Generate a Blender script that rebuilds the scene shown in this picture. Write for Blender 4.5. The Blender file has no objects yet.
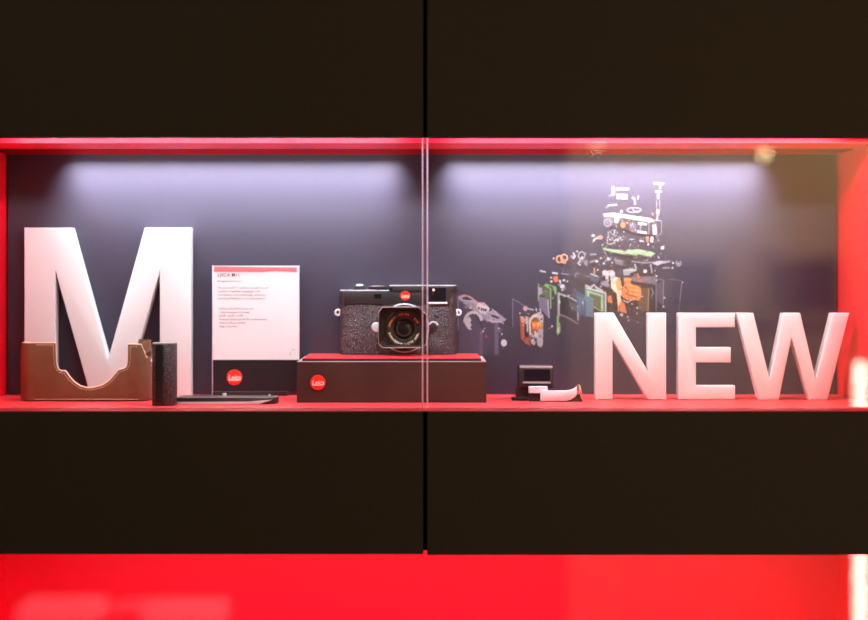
import bpy, bmesh, math, random
from mathutils import Vector, Matrix
random.seed(7)
PI = math.pi
scene = bpy.context.scene
COL = scene.collection
F = 1750.0            # focal length in pixels
E = 1.3425            # eye height
SF = 1.36/1241        # metres per pixel in the plane of the cabinet front
SB = 1.545/1241       # ... of the back panel
YF, YB = SF*F, SB*F
FLOOR = E-.1425       # shelf surface
CEIL = E+.1567
def X(px, s): return (px-425)*s
def Z(py, s): return E-(py-280)*s
def sfloor(py): return .1425/(py-280)

# ---------------------------------------------------------------- materials
def mat(name, col, rough=.5, metal=0, spec=.5, bump=None, coat=0, noise=None, sss=0, emit=None, estr=0, alpha_glass=False):
    m = bpy.data.materials.new(name); m.use_nodes = True
    nt = m.node_tree; b = nt.nodes['Principled BSDF']
    b.inputs['Base Color'].default_value = (*col, 1)
    b.inputs['Roughness'].default_value = rough
    b.inputs['Metallic'].default_value = metal
    b.inputs['Specular IOR Level'].default_value = spec
    b.inputs['Coat Weight'].default_value = coat
    if sss:
        b.inputs['Subsurface Weight'].default_value = sss
        b.inputs['Subsurface Radius'].default_value = (1, .9, .9)
        b.inputs['Subsurface Scale'].default_value = .01
    if emit:
        b.inputs['Emission Color'].default_value = (*emit, 1)
        b.inputs['Emission Strength'].default_value = estr
    tc = nt.nodes.new('ShaderNodeTexCoord')
    if bump:
        kind, scale, strength, dist = bump
        if kind == 'noise':
            t = nt.nodes.new('ShaderNodeTexNoise'); t.inputs['Scale'].default_value = scale; t.inputs['Detail'].default_value = 4
            out = t.outputs['Fac']
        else:
            t = nt.nodes.new('ShaderNodeTexVoronoi'); t.inputs['Scale'].default_value = scale
            out = t.outputs['Distance']
        nt.links.new(tc.outputs['Object'], t.inputs['Vector'])
        bp = nt.nodes.new('ShaderNodeBump'); bp.inputs['Strength'].default_value = strength; bp.inputs['Distance'].default_value = dist
        nt.links.new(out, bp.inputs['Height']); nt.links.new(bp.outputs['Normal'], b.inputs['Normal'])
    if noise:
        scale, c2 = noise
        t = nt.nodes.new('ShaderNodeTexNoise'); t.inputs['Scale'].default_value = scale; t.inputs['Detail'].default_value = 5
        nt.links.new(tc.outputs['Object'], t.inputs['Vector'])
        r = nt.nodes.new('ShaderNodeValToRGB')
        r.color_ramp.elements[0].position = .35; r.color_ramp.elements[1].position = .65
        r.color_ramp.elements[0].color = (*col, 1); r.color_ramp.elements[1].color = (*c2, 1)
        nt.links.new(t.outputs['Fac'], r.inputs['Fac']); nt.links.new(r.outputs['Color'], b.inputs['Base Color'])
    return m
def glass_mat(name, tint=(1, 1, 1), ior=1.5):
    m = bpy.data.materials.new(name); m.use_nodes = True
    nt = m.node_tree; nt.nodes.clear()
    o = nt.nodes.new('ShaderNodeOutputMaterial'); mx = nt.nodes.new('ShaderNodeMixShader')
    tr = nt.nodes.new('ShaderNodeBsdfTransparent'); tr.inputs['Color'].default_value = (*tint, 1)
    gl = nt.nodes.new('ShaderNodeBsdfGlossy'); gl.inputs['Roughness'].default_value = 0.0
    fr = nt.nodes.new('ShaderNodeFresnel'); ge = nt.nodes.new('ShaderNodeNewGeometry'); mr = nt.nodes.new('ShaderNodeMapRange')
    mr.inputs['To Min'].default_value = ior; mr.inputs['To Max'].default_value = 1/ior
    nt.links.new(ge.outputs['Backfacing'], mr.inputs['Value']); nt.links.new(mr.outputs[0], fr.inputs['IOR'])
    nt.links.new(fr.outputs[0], mx.inputs[0]); nt.links.new(tr.outputs[0], mx.inputs[1]); nt.links.new(gl.outputs[0], mx.inputs[2])
    nt.links.new(mx.outputs[0], o.inputs[0])
    return m

M = {}
M['red'] = mat('red_lining_lit', (.86, .052, .064), .42, spec=.4, bump=('noise', 900, .08, .0004))  # lining red turned coral to carry the direct light on the floor
M['reddeep'] = mat('red_lining_shaded', (.93, .005, .026), .45, spec=.2, bump=('noise', 900, .08, .0004))  # same lining, coloured deeper where less direct light falls
M['redslot'] = mat('slot_shade_red', (.30, .004, .01), .6, spec=.15)  # shade inside the ceiling slot put into a darker red
M['door'] = mat('black_panel', (.025, .020, .014), .55, spec=.25, bump=('noise', 700, .15, .0003), noise=(260, (.029, .0235, .0165)))
M['carcass'] = mat('carcass_black', (.006, .005, .005), .8, spec=.1)
M['glass'] = glass_mat('clear_glass', (.985, .99, .985))
M['acrylic'] = glass_mat('clear_acrylic', (.97, .97, .97), 1.49)
M['edge'] = mat('frosted_glass_edge', (.95, .92, .96), .35)
_n = M['edge'].node_tree; _t = _n.nodes.new('ShaderNodeBsdfTranslucent'); _t.inputs[0].default_value = (.95, .9, .98, 1); _x = _n.nodes.new('ShaderNodeMixShader'); _x.inputs[0].default_value = .9
_n.links.new(_n.nodes['Principled BSDF'].outputs[0], _x.inputs[1]); _n.links.new(_t.outputs[0], _x.inputs[2]); _n.links.new(_x.outputs[0], _n.nodes['Material Output'].inputs[0])
M['white'] = mat('white_letter', (.66, .70, .73), .4, spec=.35)
M['frost'] = mat('frosted_acrylic_letter', (.74, .68, .69), .35, spec=.35, sss=.8)
M['tan'] = mat('tan_leather', (.18, .092, .048), .5, spec=.4, bump=('noise', 1500, .25, .0003), noise=(60, (.21, .112, .06)))
M['taninner'] = mat('suede_lining', (.22, .12, .08), .9)
M['cream'] = mat('cream_edge_highlight', (.80, .66, .54), .6)
M['thread'] = mat('cream_thread', (.75, .62, .5), .7)
M['blackmetal'] = mat('black_paint', (.026, .023, .027), .38, spec=.5)
M['blackplastic'] = mat('black_plastic', (.018, .017, .02), .35)
M['leather'] = mat('pebbled_leather', (.05, .042, .05), .36, spec=.7, bump=('voronoi', 560, 1, .0012))
M['gripleather'] = mat('pebbled_grip', (.045, .035, .04), .4, spec=.6, bump=('voronoi', 600, 1, .001))
M['silver'] = mat('silver_metal', (.75, .75, .76), .28, metal=1)
M['whitemetal'] = mat('satin_silver', (.72, .77, .86), .4)
M['box'] = mat('box_board', (.044, .016, .016), .5, spec=.4, noise=(14, (.066, .028, .024)))
M['boxedge'] = mat('box_edge_paper', (.42, .35, .36), .6)
M['lidtop'] = mat('red_paper', (.80, .04, .05), .5, spec=.3)
M['boxdark'] = mat('box_dark', (.012, .01, .01), .6)
M['badge'] = mat('red_enamel', (.85, .03, .012), .3, coat=.4)
M['badgewhite'] = mat('white_enamel', (.9, .85, .82), .4)
M['card'] = mat('paper_card', (.66, .645, .68), .7, spec=.2)
M['cardred'] = mat('rose_band', (.72, .13, .15), .5)
M['ink'] = mat('grey_ink', (.05, .045, .05), .8)
M['inksoft'] = mat('soft_ink', (.06, .05, .06), .8)
M['plateblack'] = mat('black_plate', (.016, .014, .018), .3, spec=.5)
M['lens'] = mat('lens_glass', (.012, .007, .008), .12, spec=.25)
M['lensring'] = mat('lens_ring_black', (.02, .012, .008), .35)
M['hood'] = mat('hood_black', (.022, .013, .009), .5, spec=.35)
M['window'] = mat('window_glass_dark', (.012, .008, .014), .08, spec=.8)
M['textred'] = mat('engraving_red', (.95, .22, .12), .5)
M['texttan'] = mat('engraving_tan', (.95, .78, .6), .5)

for k_ in ('leather', 'gripleather'):  # pebble glints and dark creases put into the leather colour
    nt_ = M[k_].node_tree; b_n = nt_.nodes['Principled BSDF']
    v_ = nt_.nodes.new('ShaderNodeTexVoronoi'); v_.inputs['Scale'].default_value = 560
    tc_ = nt_.nodes.new('ShaderNodeTexCoord'); r_ = nt_.nodes.new('ShaderNodeValToRGB')
    r_.color_ramp.elements[0].position = .15; r_.color_ramp.elements[0].color = (.12, .09, .11, 1)
    r_.color_ramp.elements[1].position = .6; r_.color_ramp.elements[1].color = (.008, .005, .007, 1)
    nt_.links.new(tc_.outputs['Object'], v_.inputs['Vector']); nt_.links.new(v_.outputs['Distance'], r_.inputs['Fac']); nt_.links.new(r_.outputs['Color'], b_n.inputs['Base Color'])
def poster_mat(name, base=None):
    m = mat(name, base or (1, 1, 1), .36, spec=.5, bump=('noise', 1400, .35, .0004))
    nt = m.node_tree; b = nt.nodes['Principled BSDF']
    if base is None:
        a = nt.nodes.new('ShaderNodeVertexColor'); a.layer_name = 'Col'
        nt.links.new(a.outputs['Color'], b.inputs['Base Color'])
    return m
M['poster'] = poster_mat('printed_panel', (.030, .0255, .044))
M['print'] = poster_mat('printed_ink')

# ---------------------------------------------------------------- mesh helpers
class MB:
    def __init__(self): self.bm = bmesh.new()
    def box(self, x0, x1, y0, y1, z0, z1, bev=0, seg=2, mi=0):
        r = bmesh.ops.create_cube(self.bm, size=1)
        vs = r['verts']
        for v in vs:
            v.co = Vector(((x0+x1)/2+v.co.x*(x1-x0), (y0+y1)/2+v.co.y*(y1-y0), (z0+z1)/2+v.co.z*(z1-z0)))
        fs = {f for v in vs for f in v.link_faces}
        for f in fs: f.material_index = mi
        if bev:
            es = list({e for v in vs for e in v.link_edges})
            g = bmesh.ops.bevel(self.bm, geom=es, offset=bev, segments=seg, affect='EDGES', profile=.5)
            for f in g['faces']: f.material_index = mi
        return self
    def prism(self, pts, axis, a0, a1, bev=0, seg=2, mi=0):
        """pts 2D outline; axis 'y': pts=(x,z) from y=a0 to a1; axis 'z': pts=(x,y)."""
        def mk(p, a): return (p[0], a, p[1]) if axis == 'y' else ((p[0], p[1], a) if axis == 'z' else (a, p[0], p[1]))
        v0 = [self.bm.verts.new(mk(p, a0)) for p in pts]; v1 = [self.bm.verts.new(mk(p, a1)) for p in pts]
        n = len(pts); fs = [self.bm.faces.new(v0), self.bm.faces.new(v1[::-1])]
        for i in range(n): fs.append(self.bm.faces.new((v0[i], v1[i], v1[(i+1) % n], v0[(i+1) % n])))
        for f in fs: f.material_index = mi
        bmesh.ops.recalc_face_normals(self.bm, faces=fs)
        if bev:
            es = list({e for f in fs[:2] for e in f.edges})
            g = bmesh.ops.bevel(self.bm, geom=es, offset=bev, segments=seg, affect='EDGES', profile=.5)
            for f in g['faces']: f.material_index = mi
        return self
    def lathe(self, prof, c, axis='y', n=48, mi=0, a0=0, a1=2*PI):
        """prof list of (radius, along); closed round axis at centre c."""
        rings = []
        full = abs(a1-a0-2*PI) < 1e-6
        cnt = n if full else n+1
        for r, a in prof:
            ring = []
            for i in range(cnt):
                t = a0+(a1-a0)*i/n; u, w = r*math.cos(t), r*math.sin(t)
                if axis == 'y': p = (c[0]+u, c[1]+a, c[2]+w)
                elif axis == 'z': p = (c[0]+u, c[1]+w, c[2]+a)
                else: p = (c[0]+a, c[1]+u, c[2]+w)
                ring.append(self.bm.verts.new(p))
            rings.append(ring)
        fs = []
        for A, B in zip(rings, rings[1:]):
            for i in range(n):
                j = (i+1) % cnt
                fs.append(self.bm.faces.new((A[i], A[j], B[j], B[i])))
        if full:
            if prof[0][0] > 1e-6: fs.append(self.bm.faces.new(rings[0]))
            if prof[-1][0] > 1e-6: fs.append(self.bm.faces.new(rings[-1]))
        for f in fs: f.material_index = mi
        bmesh.ops.recalc_face_normals(self.bm, faces=fs)
        return self
    def tube(self, pts, r, n=8, closed=False, mi=0):
        pts = [Vector(p) for p in pts]; rings = []; m = len(pts)
        up = Vector((0, 0, 1))
        for i, p in enumerate(pts):
            a = pts[(i-1) % m] if (closed or i > 0) else p
            b = pts[(i+1) % m] if (closed or i < m-1) else p
            d = (b-a).normalized()
            s = d.cross(up)
            if s.length < .05: s = d.cross(Vector((0, 1, 0)))
            s.normalize(); t = s.cross(d)
            rings.append([self.bm.verts.new(p+(s*math.cos(2*PI*k/n)+t*math.sin(2*PI*k/n))*r) for k in range(n)])
        fs = []
        for i in range(m if closed else m-1):
            A, B = rings[i], rings[(i+1) % m]
            for k in range(n): fs.append(self.bm.faces.new((A[k], A[(k+1) % n], B[(k+1) % n], B[k])))
        if not closed: fs.append(self.bm.faces.new(rings[0])); fs.append(self.bm.faces.new(rings[-1]))
        for f in fs: f.material_index = mi
        bmesh.ops.recalc_face_normals(self.bm, faces=fs)
        return self
    def build(self, name, mats, parent=None, smooth=False):
        me = bpy.data.meshes.new(name); self.bm.to_mesh(me); self.bm.free()
        for m in (mats if isinstance(mats, (list, tuple)) else [mats]): me.materials.append(m)
        if smooth:
            for p in me.polygons: p.use_smooth = True
            me.set_sharp_from_angle(angle=math.radians(35))
        o = bpy.data.objects.new(name, me); COL.objects.link(o)
        if parent:
            o.parent = parent
            base = Vector(parent['_base']) if '_base' in parent else Vector((0, 0, 0))
            me.transform(Matrix.Translation(-base))
            o['_base'] = list(base)
        return o
def thing(name, label, cat, loc=(0, 0, 0), group=None):
    o = bpy.data.objects.new(name, None); COL.objects.link(o); o.location = loc; o.empty_display_size = .05
    o['_base'] = list(loc); o['label'] = label; o['category'] = cat
    if group: o['group'] = group
    return o
def tag(o, label, cat, group=None):
    o['label'] = label; o['category'] = cat
    if group: o['group'] = group
    me = o.data                       # put the origin at the base of the mesh
    xs = [v.co for v in me.vertices]
    c = Vector((sum(v.x for v in xs)/len(xs), sum(v.y for v in xs)/len(xs), min(v.z for v in xs)))
    me.transform(Matrix.Translation(-c)); o.location = c
    return o
def struct(name, mb, m):
    o = mb.build(name, m); o['kind'] = 'structure'; return o
def text_bm(mb, s, size, x, y, z, align='LEFT', shear=0, depth=.0001, bold=0, rot=0, sx=1, mi=0):
    """adds lettering facing -Y with its baseline at (x, z)"""
    c = bpy.data.curves.new('t', 'FONT'); c.body = s; c.size = size; c.align_x = align; c.shear = shear
    c.extrude = depth; c.offset = bold; c.resolution_u = 3
    o = bpy.data.objects.new('t', c); COL.objects.link(o)
    bpy.context.view_layer.update()
    me = bpy.data.meshes.new_from_object(o)
    bpy.data.objects.remove(o); bpy.data.curves.remove(c)
    T = Matrix.Translation((x, y, z)) @ Matrix.Rotation(rot, 4, 'Y') @ Matrix.Rotation(PI/2, 4, 'X') @ Matrix.Diagonal((sx, 1, 1, 1))
    me.transform(T)
    nf = len(mb.bm.faces)
    mb.bm.from_mesh(me)
    mb.bm.faces.ensure_lookup_table()
    for f in mb.bm.faces[nf:]: f.material_index = mi
    bpy.data.meshes.remove(me)

# ================================================================= THE ROOM
RX0, RX1, RY0, RY1, RH = -3.0, 3.2, -2.6, YB+.1, 2.75
m_floor = mat('shop_floor', (.10, .085, .07), .35, noise=(3, (.13, .11, .09)))
m_wallD = mat('charcoal_wall', (.035, .03, .04), .8)
m_wallL = mat('warm_plaster', (.60, .47, .31), .85, noise=(4, (.66, .52, .37)))
m_ceil = mat('shop_ceiling', (.25, .24, .23), .9)
struct('floor', MB().box(RX0, RX1, RY0, RY1, -.05, 0), m_floor)
struct('ceiling', MB().box(RX0, RX1, RY0, RY1, RH, RH+.05), m_ceil)
struct('wall_back', MB().box(RX0, RX1, RY1, RY1+.05, 0, RH), m_wallD)
struct('wall_left', MB().box(RX0-.05, RX0, RY0, RY1, 0, RH), m_wallD)
struct('wall_right', MB().box(RX1, RX1+.05, RY0, RY1, 0, RH), m_wallD)
struct('wall_front', MB().box(RX0, RX1, RY0-.05, RY0, 0, RH), m_wallD)

# ================================================================= THE CABINET
XL, XR = X(6, SB), X(838, SB)
cab = thing('display_cabinet', 'black built-in wall cabinet with a red lit niche, glass front and exploded camera print', 'cabinet', (0, YB-.1, 0))
CX0, CX1 = -.62, .62
GX0, GX1 = -.0019, .0022
dz_up0, dz_up1 = CEIL, E+.78
mid1, mid0 = E-.1440, E-.3014
low0 = E-.68
def door_panel(x0, x1, z0, z1, name):
    return MB().box(x0, x1, YF, YF+.02, z0, z1, .0008, 2).build(name, M['door'], cab)
door_panel(CX0, GX0, dz_up0, dz_up1, 'door'); door_panel(GX1, CX1, dz_up0-.0003, dz_up1, 'door')
door_panel(CX0, GX0, mid0+.0008, mid1, 'drawer_front'); door_panel(GX1, CX1, mid0, mid1, 'drawer_front')
door_panel(CX0, GX0, .10, low0-.001, 'door'); door_panel(GX1, CX1, .10, low0-.001, 'door')
# dark carcass boards
c = MB()
YI = YF+.0215                                # inner face behind the door leaves
G1 = YI+.062                                 # far edge of the lamp groove
GH = .022
c.box(CX0, CX1, YI+.02, YB+.06, CEIL+GH, dz_up1)                        # bulk above
c.box(CX0, CX1, YI+.001, YB+.06, mid0+GH, FLOOR-.012)                       # bulk between the niches
c.box(CX0, CX1, YI+.001, YB+.06, .0, low0-.012)
c.box(CX0, XL-.018, YI, YB+.06, 0, dz_up1); c.box(XR+.018, CX1, YI, YB+.06, 0, dz_up1)
c.box(XL-.018, XR+.018, YB+.012, YB+.06, low0-.02, CEIL+.05)
c.build('carcass', M['carcass'], cab)
# red lining, upper niche
SGAP = sfloor(399.2)*F
sh_ = MB(); sh_.box(XL-.016, XR+.016, YF+.0205, SGAP, FLOOR-.0115, FLOOR); sh_.prism([(YF+.0003, mid1+.0001), (YF+.0206, mid1+.0001), (YF+.0206, FLOOR), (YF+.0050, FLOOR), (YF+.0003, mid1+.0004)], 'x', XL-.016, XR+.016)
sh_.build('shelf', M['red'], cab)
MB().box(XL-.016, XR+.016, SGAP, YB+.011, FLOOR-.0115, FLOOR-.0004).build('shelf_rear_strip', M['red'], cab)
CG = YB-.085
MB().box(XL-.016, XR+.016, G1, CG, CEIL, CEIL+GH-.001).build('niche_ceiling', M['reddeep'], cab)
MB().box(XL-.016, XR+.016, CG, YB+.011, CEIL+GH-.002, CEIL+GH-.001).build('ceiling_rear_strip', M['red'], cab)
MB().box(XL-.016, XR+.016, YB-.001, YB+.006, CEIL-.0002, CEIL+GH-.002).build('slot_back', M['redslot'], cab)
for z0, z1 in ((CEIL+.0008, dz_up1-.01), (mid0+.002, mid1-.001)):
    MB().box(-.012, .012, YF+.0203, YF+.0213, z0, z1).build('gap_light_block', M['carcass'], cab)  # strip added to keep groove light out of the door gap
MB().box(XL-.016, XL, YI, YB+.011, FLOOR+.0002, CEIL-.0002).build('side_panel', M['reddeep'], cab)
MB().box(XR, XR+.016, YI, YB+.011, FLOOR+.0002, CEIL-.0002).build('side_panel', M['reddeep'], cab)
bp = MB().box(XL+.0025, XR-.0025, YB, YB+.006, FLOOR+.0003, CEIL-.0003).build('back_panel', M['poster'], cab)
# red lining, lower niche
MB().box(XL-.016, XR+.016, YI+.125, YB+.011, mid0, mid0+GH-.001).build('niche_ceiling', M['reddeep'], cab)
MB().box(XL-.016, XL, YI, YB+.011, low0, mid0-.0002).build('side_panel', M['reddeep'], cab)
MB().box(XR, XR+.016, YI, YB+.011, low0, mid0-.0002).build('side_panel', M['reddeep'], cab)
MB().box(XL, XR, YB, YB+.011, low0, mid0-.0002).build('back_panel', M['reddeep'], cab)
MB().box(XL-.016, XR+.016, YI, YB+.011, low0-.0115, low0-.0002).build('shelf', M['red'], cab)
# glass
SG = (YI+.002)/F
gl, gr = X(422.6, SG), X(427.4, SG)
for (z0, z1) in ((FLOOR+.0002, CEIL+.006), (low0, mid0+.006)):
    for (x0, x1, ex) in ((XL, gl, gl), (gr, XR, gr)):
        g = MB().box(x0, x1, YI+.002, YI+.006, z0, z1).build('glass_pane', M['glass'], cab)
        if z1 > E: MB().box(ex-.0008, ex+.0008, YI+.0017, YI+.0063, z0, z1).build('polished_edge', M['edge'], g)
PF, PR, PLOW = 1.36, 2.1, 2.2
# lamps in the groove behind the door leaves
m_led = mat('led_diffuser', (.9, .9, .9), .5, emit=(.93, .93, 1.0), estr=8)
m_alu = mat('aluminium_profile', (.5, .5, .52), .4, metal=1)
def led(x0, x1, y, zc, label, power, col, tilt, spread=165, group=None):
    t = thing('led_strip', label, 'light', ((x0+x1)/2, y, zc), group)
    MB().box(x0, x1, y-.008, y+.008, zc+.002, zc+.005).build('housing', m_alu, t)
    MB().box(x0, x1, y-.007, y+.007, zc+.0008, zc+.002).build('diffuser', m_led, t)
    L = bpy.data.lights.new('led_light', 'AREA'); L.shape = 'RECTANGLE'; L.size = x1-x0; L.size_y = .010
    L.energy = power; L.color = col; L.spread = math.radians(spread)
    lo = bpy.data.objects.new('led_light', L); COL.objects.link(lo); lo.parent = t
    lo.location = (0, 0, 0); lo.rotation_euler = (math.radians(tilt), 0, 0)
YL = YI+.022; WH = (.92, .95, 1.0)
led(-.475, -.03, YL, CEIL+GH-.007, 'thin led strip hidden above the left half of the display niche, nearer the glass', PF*1.3, WH, 32)
led(.03, .475, YL, CEIL+GH-.007, 'thin led strip hidden above the right half of the display niche, nearer the glass', PF*1.4, WH, 18)
led(-.44, -.035, YB-.030, CEIL+.010, 'thin led strip in the slot over the back panel, left half', PR, (.95, .97, 1), 27, 66)
led(.03, .415, YB-.030, CEIL+.010, 'thin led strip in the slot over the back panel, right half', PR, (.96, .97, 1), 27, 66)
led(-.45, .47, YL, mid0+GH-.007, 'thin led strip hidden above the red lower niche', PLOW, (1, .85, .85), 15)

# ---------------------------------------------------------------- printed exploded camera diagram
pr = bmesh.new(); lay = pr.loops.layers.float_color.new('Col'); layer = [0]
def ipoly(pts, col):
    layer[0] += 1; y = YB-.0002-layer[0]*.0000025
    vs = [pr.verts.new((X(p[0], SB), y, Z(p[1], SB))) for p in pts]
    f = pr.faces.new(vs)
    a = sum((pts[i][0]*pts[(i+1) % len(pts)][1]-pts[(i+1) % len(pts)][0]*pts[i][1]) for i in range(len(pts)))
    f.normal_update()
    if f.normal.y > 0: f.normal_flip()
    for l in f.loops: l[lay] = (*[c*(.55 if max(col) > .12 else .62) for c in col], 1)
def istroke(pts, w, col, closed=False):
    n = len(pts)
    for i in range(n if closed else n-1):
        (x0, y0), (x1, y1) = pts[i], pts[(i+1) % n]
        d = math.hypot(x1-x0, y1-y0) or 1; nx, ny = -(y1-y0)/d*w/2, (x1-x0)/d*w/2; ex, ey = (x1-x0)/d*w*.3, (y1-y0)/d*w*.3
        ipoly([(x0+nx-ex, y0+ny-ey), (x1+nx+ex, y1+ny+ey), (x1-nx+ex, y1-ny+ey), (x0-nx-ex, y0-ny-ey)], col)
def iell(cx, cy, rx, ry, col, n=14): ipoly([(cx+rx*math.cos(2*PI*k/n), cy+ry*math.sin(2*PI*k/n)) for k in range(n)], col)
def iring(cx, cy, rx, ry, w, col, a0=0, a1=2*PI, n=16):
    istroke([(cx+rx*math.cos(a0+(a1-a0)*k/n), cy+ry*math.sin(a0+(a1-a0)*k/n)) for k in range(n+1)], w, col)
def Zm(ox, oy, sc): return lambda pts: [(ox+x/sc, oy+y/sc) for x, y in pts]
W = (.62, .60, .66); GY = (.30, .28, .36); DG = (.14, .12, .18); BK = (.022, .018, .03); OR = (.75, .20, .06); OL = (.85, .38, .16)
GR = (.22, .42, .16); GD = (.07, .10, .06); BL = (.16, .24, .34); BD = (.075, .075, .13); CR = (.85, .72, .55)
A = Zm(445, 285, 8.857)            # the opened body beside the real camera
ipoly(A([(120, 110), (120, 620), (330, 620), (330, 400), (250, 240), (180, 150)]), (.085, .07, .13))
ipoly(A([(330, 300), (330, 620), (470, 620), (470, 340), (400, 320)]), (.06, .052, .095))
ipoly(A([(440, 340), (470, 335), (475, 620), (440, 620)]), (.16, .13, .22))
ipoly(A([(305, 400), (335, 390), (335, 620), (305, 620)]), (.13, .10, .17))
ipoly(A([(470, 335), (530, 320), (530, 470), (500, 620), (475, 620)]), (.05, .045, .08))
ipoly(A([(110, 105), (170, 85), (240, 110), (290, 150), (270, 185), (200, 170), (130, 135)]), (.42, .37, .48))
ipoly(A([(145, 115), (190, 100), (250, 130), (215, 135), (160, 128)]), BK)
istroke(A([(125, 100), (170, 88), (215, 98), (245, 118)]), .8, OR)
ipoly(A([(150, 135), (260, 165), (330, 240), (400, 290), (380, 330), (290, 265), (240, 220), (160, 160)]), (.33, .29, .38))
ipoly(A([(280, 150), (345, 155), (395, 205), (380, 270), (310, 245), (270, 195)]), W)
istroke(A([(270, 200), (285, 155), (330, 160), (350, 185)]), .9, OR)
istroke(A([(262, 215), (272, 235)]), 1.0, (.6, .6, .15))
for p in ((300, 205), (325, 215), (345, 220), (362, 222)): iell(*A([p])[0], .9, 1.7, BK)
istroke(A([(300, 180), (350, 190), (390, 215)]), .7, (.9, .85, .9))
ipoly(A([(360, 245), (420, 225), (470, 250), (540, 305), (500, 330), (420, 330), (380, 305)]), (.42, .36, .47))
ipoly(A([(400, 262), (440, 268), (490, 290), (465, 300), (415, 282)]), BK)
istroke(A([(375, 305), (420, 330), (500, 328), (538, 306)]), .9, (.62, .56, .66))
istroke(A([(415, 215), (455, 240), (462, 262)]), .9, (.6, .55, .65))
iring(*A([(250, 330)])[0], 8.5, 10, 2.7, (.62, .60, .68), PI*1.02, PI*1.92, 14)
ipoly(A([(170, 310), (215, 280), (235, 310), (222, 335), (238, 355), (222, 372), (238, 400), (205, 390), (178, 350)]), W)
iell(*A([(225, 200)])[0], 1.3, 1.3, (.55, .55, .5)); iell(*A([(522, 513)])[0], 3.0, 3.5, (.7, .7, .74)); iell(*A([(518, 560)])[0], .7, 1.3, DG)
for p, r, cc in (((478, 385), .8, W), ((500, 395), .6, GY), ((482, 412), .7, GY), ((503, 435), .8, W), ((512, 338), .7, W), ((350, 385), .9, GY), ((338, 410), .9, W), ((365, 455), 1.0, (.5, .1, .08)), ((320, 425), .7, GY)):
    iell(*A([p])[0], r, r*1.2, cc)
istroke([(458.2, 299), (458.2, 330)], .8, GY)
A = Zm(505, 290, 10.33)            # front plate and shutter unit
ipoly(A([(80, 90), (285, 205), (240, 400), (80, 390)]), (.055, .047, .09))
istroke(A([(80, 380), (78, 90), (180, 150), (290, 215)]), .5, GY)
ipoly(A([(185, 165), (220, 160), (260, 190), (320, 200), (360, 215), (380, 260), (375, 300), (260, 300), (190, 240)]), (.06, .05, .08))
iell(*A([(210, 190)])[0], 2.2, 2.6, (.5, .38, .42)); istroke(A([(230, 190), (290, 205)]), 1.3, (.5, .45, .55)); iell(*A([(155, 240)])[0], .8, .8, W)
ipoly(A([(155, 265), (205, 290), (210, 500), (255, 480), (270, 500), (250, 540), (270, 580), (225, 560), (165, 505)]), (.48, .12, .06))
ipoly(A([(158, 270), (200, 280), (205, 330), (175, 340)]), OL)
ipoly(A([(210, 270), (240, 280), (240, 430), (210, 440)]), (.5, .48, .54)); ipoly(A([(200, 350), (222, 350), (225, 480), (200, 470)]), BK)
ipoly(A([(245, 300), (290, 255), (360, 225), (395, 260), (392, 560), (370, 595), (335, 570), (330, 500), (280, 490), (250, 470)]), (.50, .48, .52))
ipoly(A([(268, 310), (300, 280), (345, 290), (360, 330), (335, 440), (290, 470), (265, 440)]), (.35, .12, .07))
istroke(A([(262, 460), (255, 330), (290, 270), (330, 260)]), 1.1, (.85, .75, .6))
ipoly(A([(275, 330), (340, 325), (390, 345), (392, 400), (330, 410), (285, 400)]), OR); iell(*A([(350, 360)])[0], 2.2, 2.6, (.95, .5, .1)); iell(*A([(300, 360)])[0], 1.6, 2, OL)
ipoly(A([(350, 250), (372, 262), (372, 290), (352, 280)]), W); ipoly(A([(305, 420), (345, 440), (345, 480), (305, 480)]), W)
ipoly(A([(340, 410), (392, 410), (390, 500), (345, 500)]), (.42, .40, .48)); ipoly(A([(270, 510), (300, 500), (320, 540), (300, 570), (270, 550)]), W); iell(*A([(312, 520)])[0], 1, 1.5, BK)
iell(*A([(375, 300)])[0], .9, 1.4, (.1, .08, .1)); istroke(A([(355, 570), (375, 590)]), 1, (.6, .4, .4))
iell(*A([(485, 375)])[0], 1.0, 1.2, W); iell(*A([(455, 395)])[0], .6, .6, OR); iell(*A([(5, 300)])[0], .8, 1, GY)
ipoly(A([(540, 330), (570, 340), (575, 430), (545, 470), (530, 440)]), GR); ipoly(A([(545, 380), (555, 390), (555, 440), (545, 440)]), CR)
istroke(A([(320, 190), (325, 215)]), 1, W); istroke(A([(360, 195), (370, 230)]), 1, W)
A = Zm(530, 240, 7.75)             # sensor stack, boards
ipoly(A([(65, 340), (110, 355), (160, 390), (165, 530), (150, 530), (65, 480)]), GD)
ipoly(A([(118, 335), (205, 365), (205, 415), (190, 410), (185, 385), (120, 355)]), GR); ipoly(A([(145, 350), (180, 365), (180, 400), (150, 395)]), GD)
istroke(A([(112, 350), (160, 380), (160, 530)]), 1.3, GR); istroke(A([(65, 340), (64, 470)]), .9, GR)
ipoly(A([(105, 380), (155, 395), (155, 450), (105, 440)]), (.12, .15, .09))
ipoly(A([(68, 440), (105, 445), (145, 460), (150, 600), (130, 590), (70, 520)]), (.18, .16, .26)); istroke(A([(138, 465), (147, 600)]), 1.5, (.35, .33, .42)); ipoly(A([(60, 365), (90, 370), (100, 410), (70, 430)]), (.36, .34, .42))
ipoly(A([(205, 410), (245, 420), (225, 610), (210, 600)]), (.07, .09, .06))
istroke(A([(222, 410), (222, 590)]), 1.8, (.40, .42, .40)); istroke(A([(222, 415), (300, 440), (370, 480), (372, 620)]), 1.5, (.42, .40, .46)); istroke(A([(225, 575), (300, 605), (372, 650)]), 1.3, (.32, .28, .34))
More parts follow.
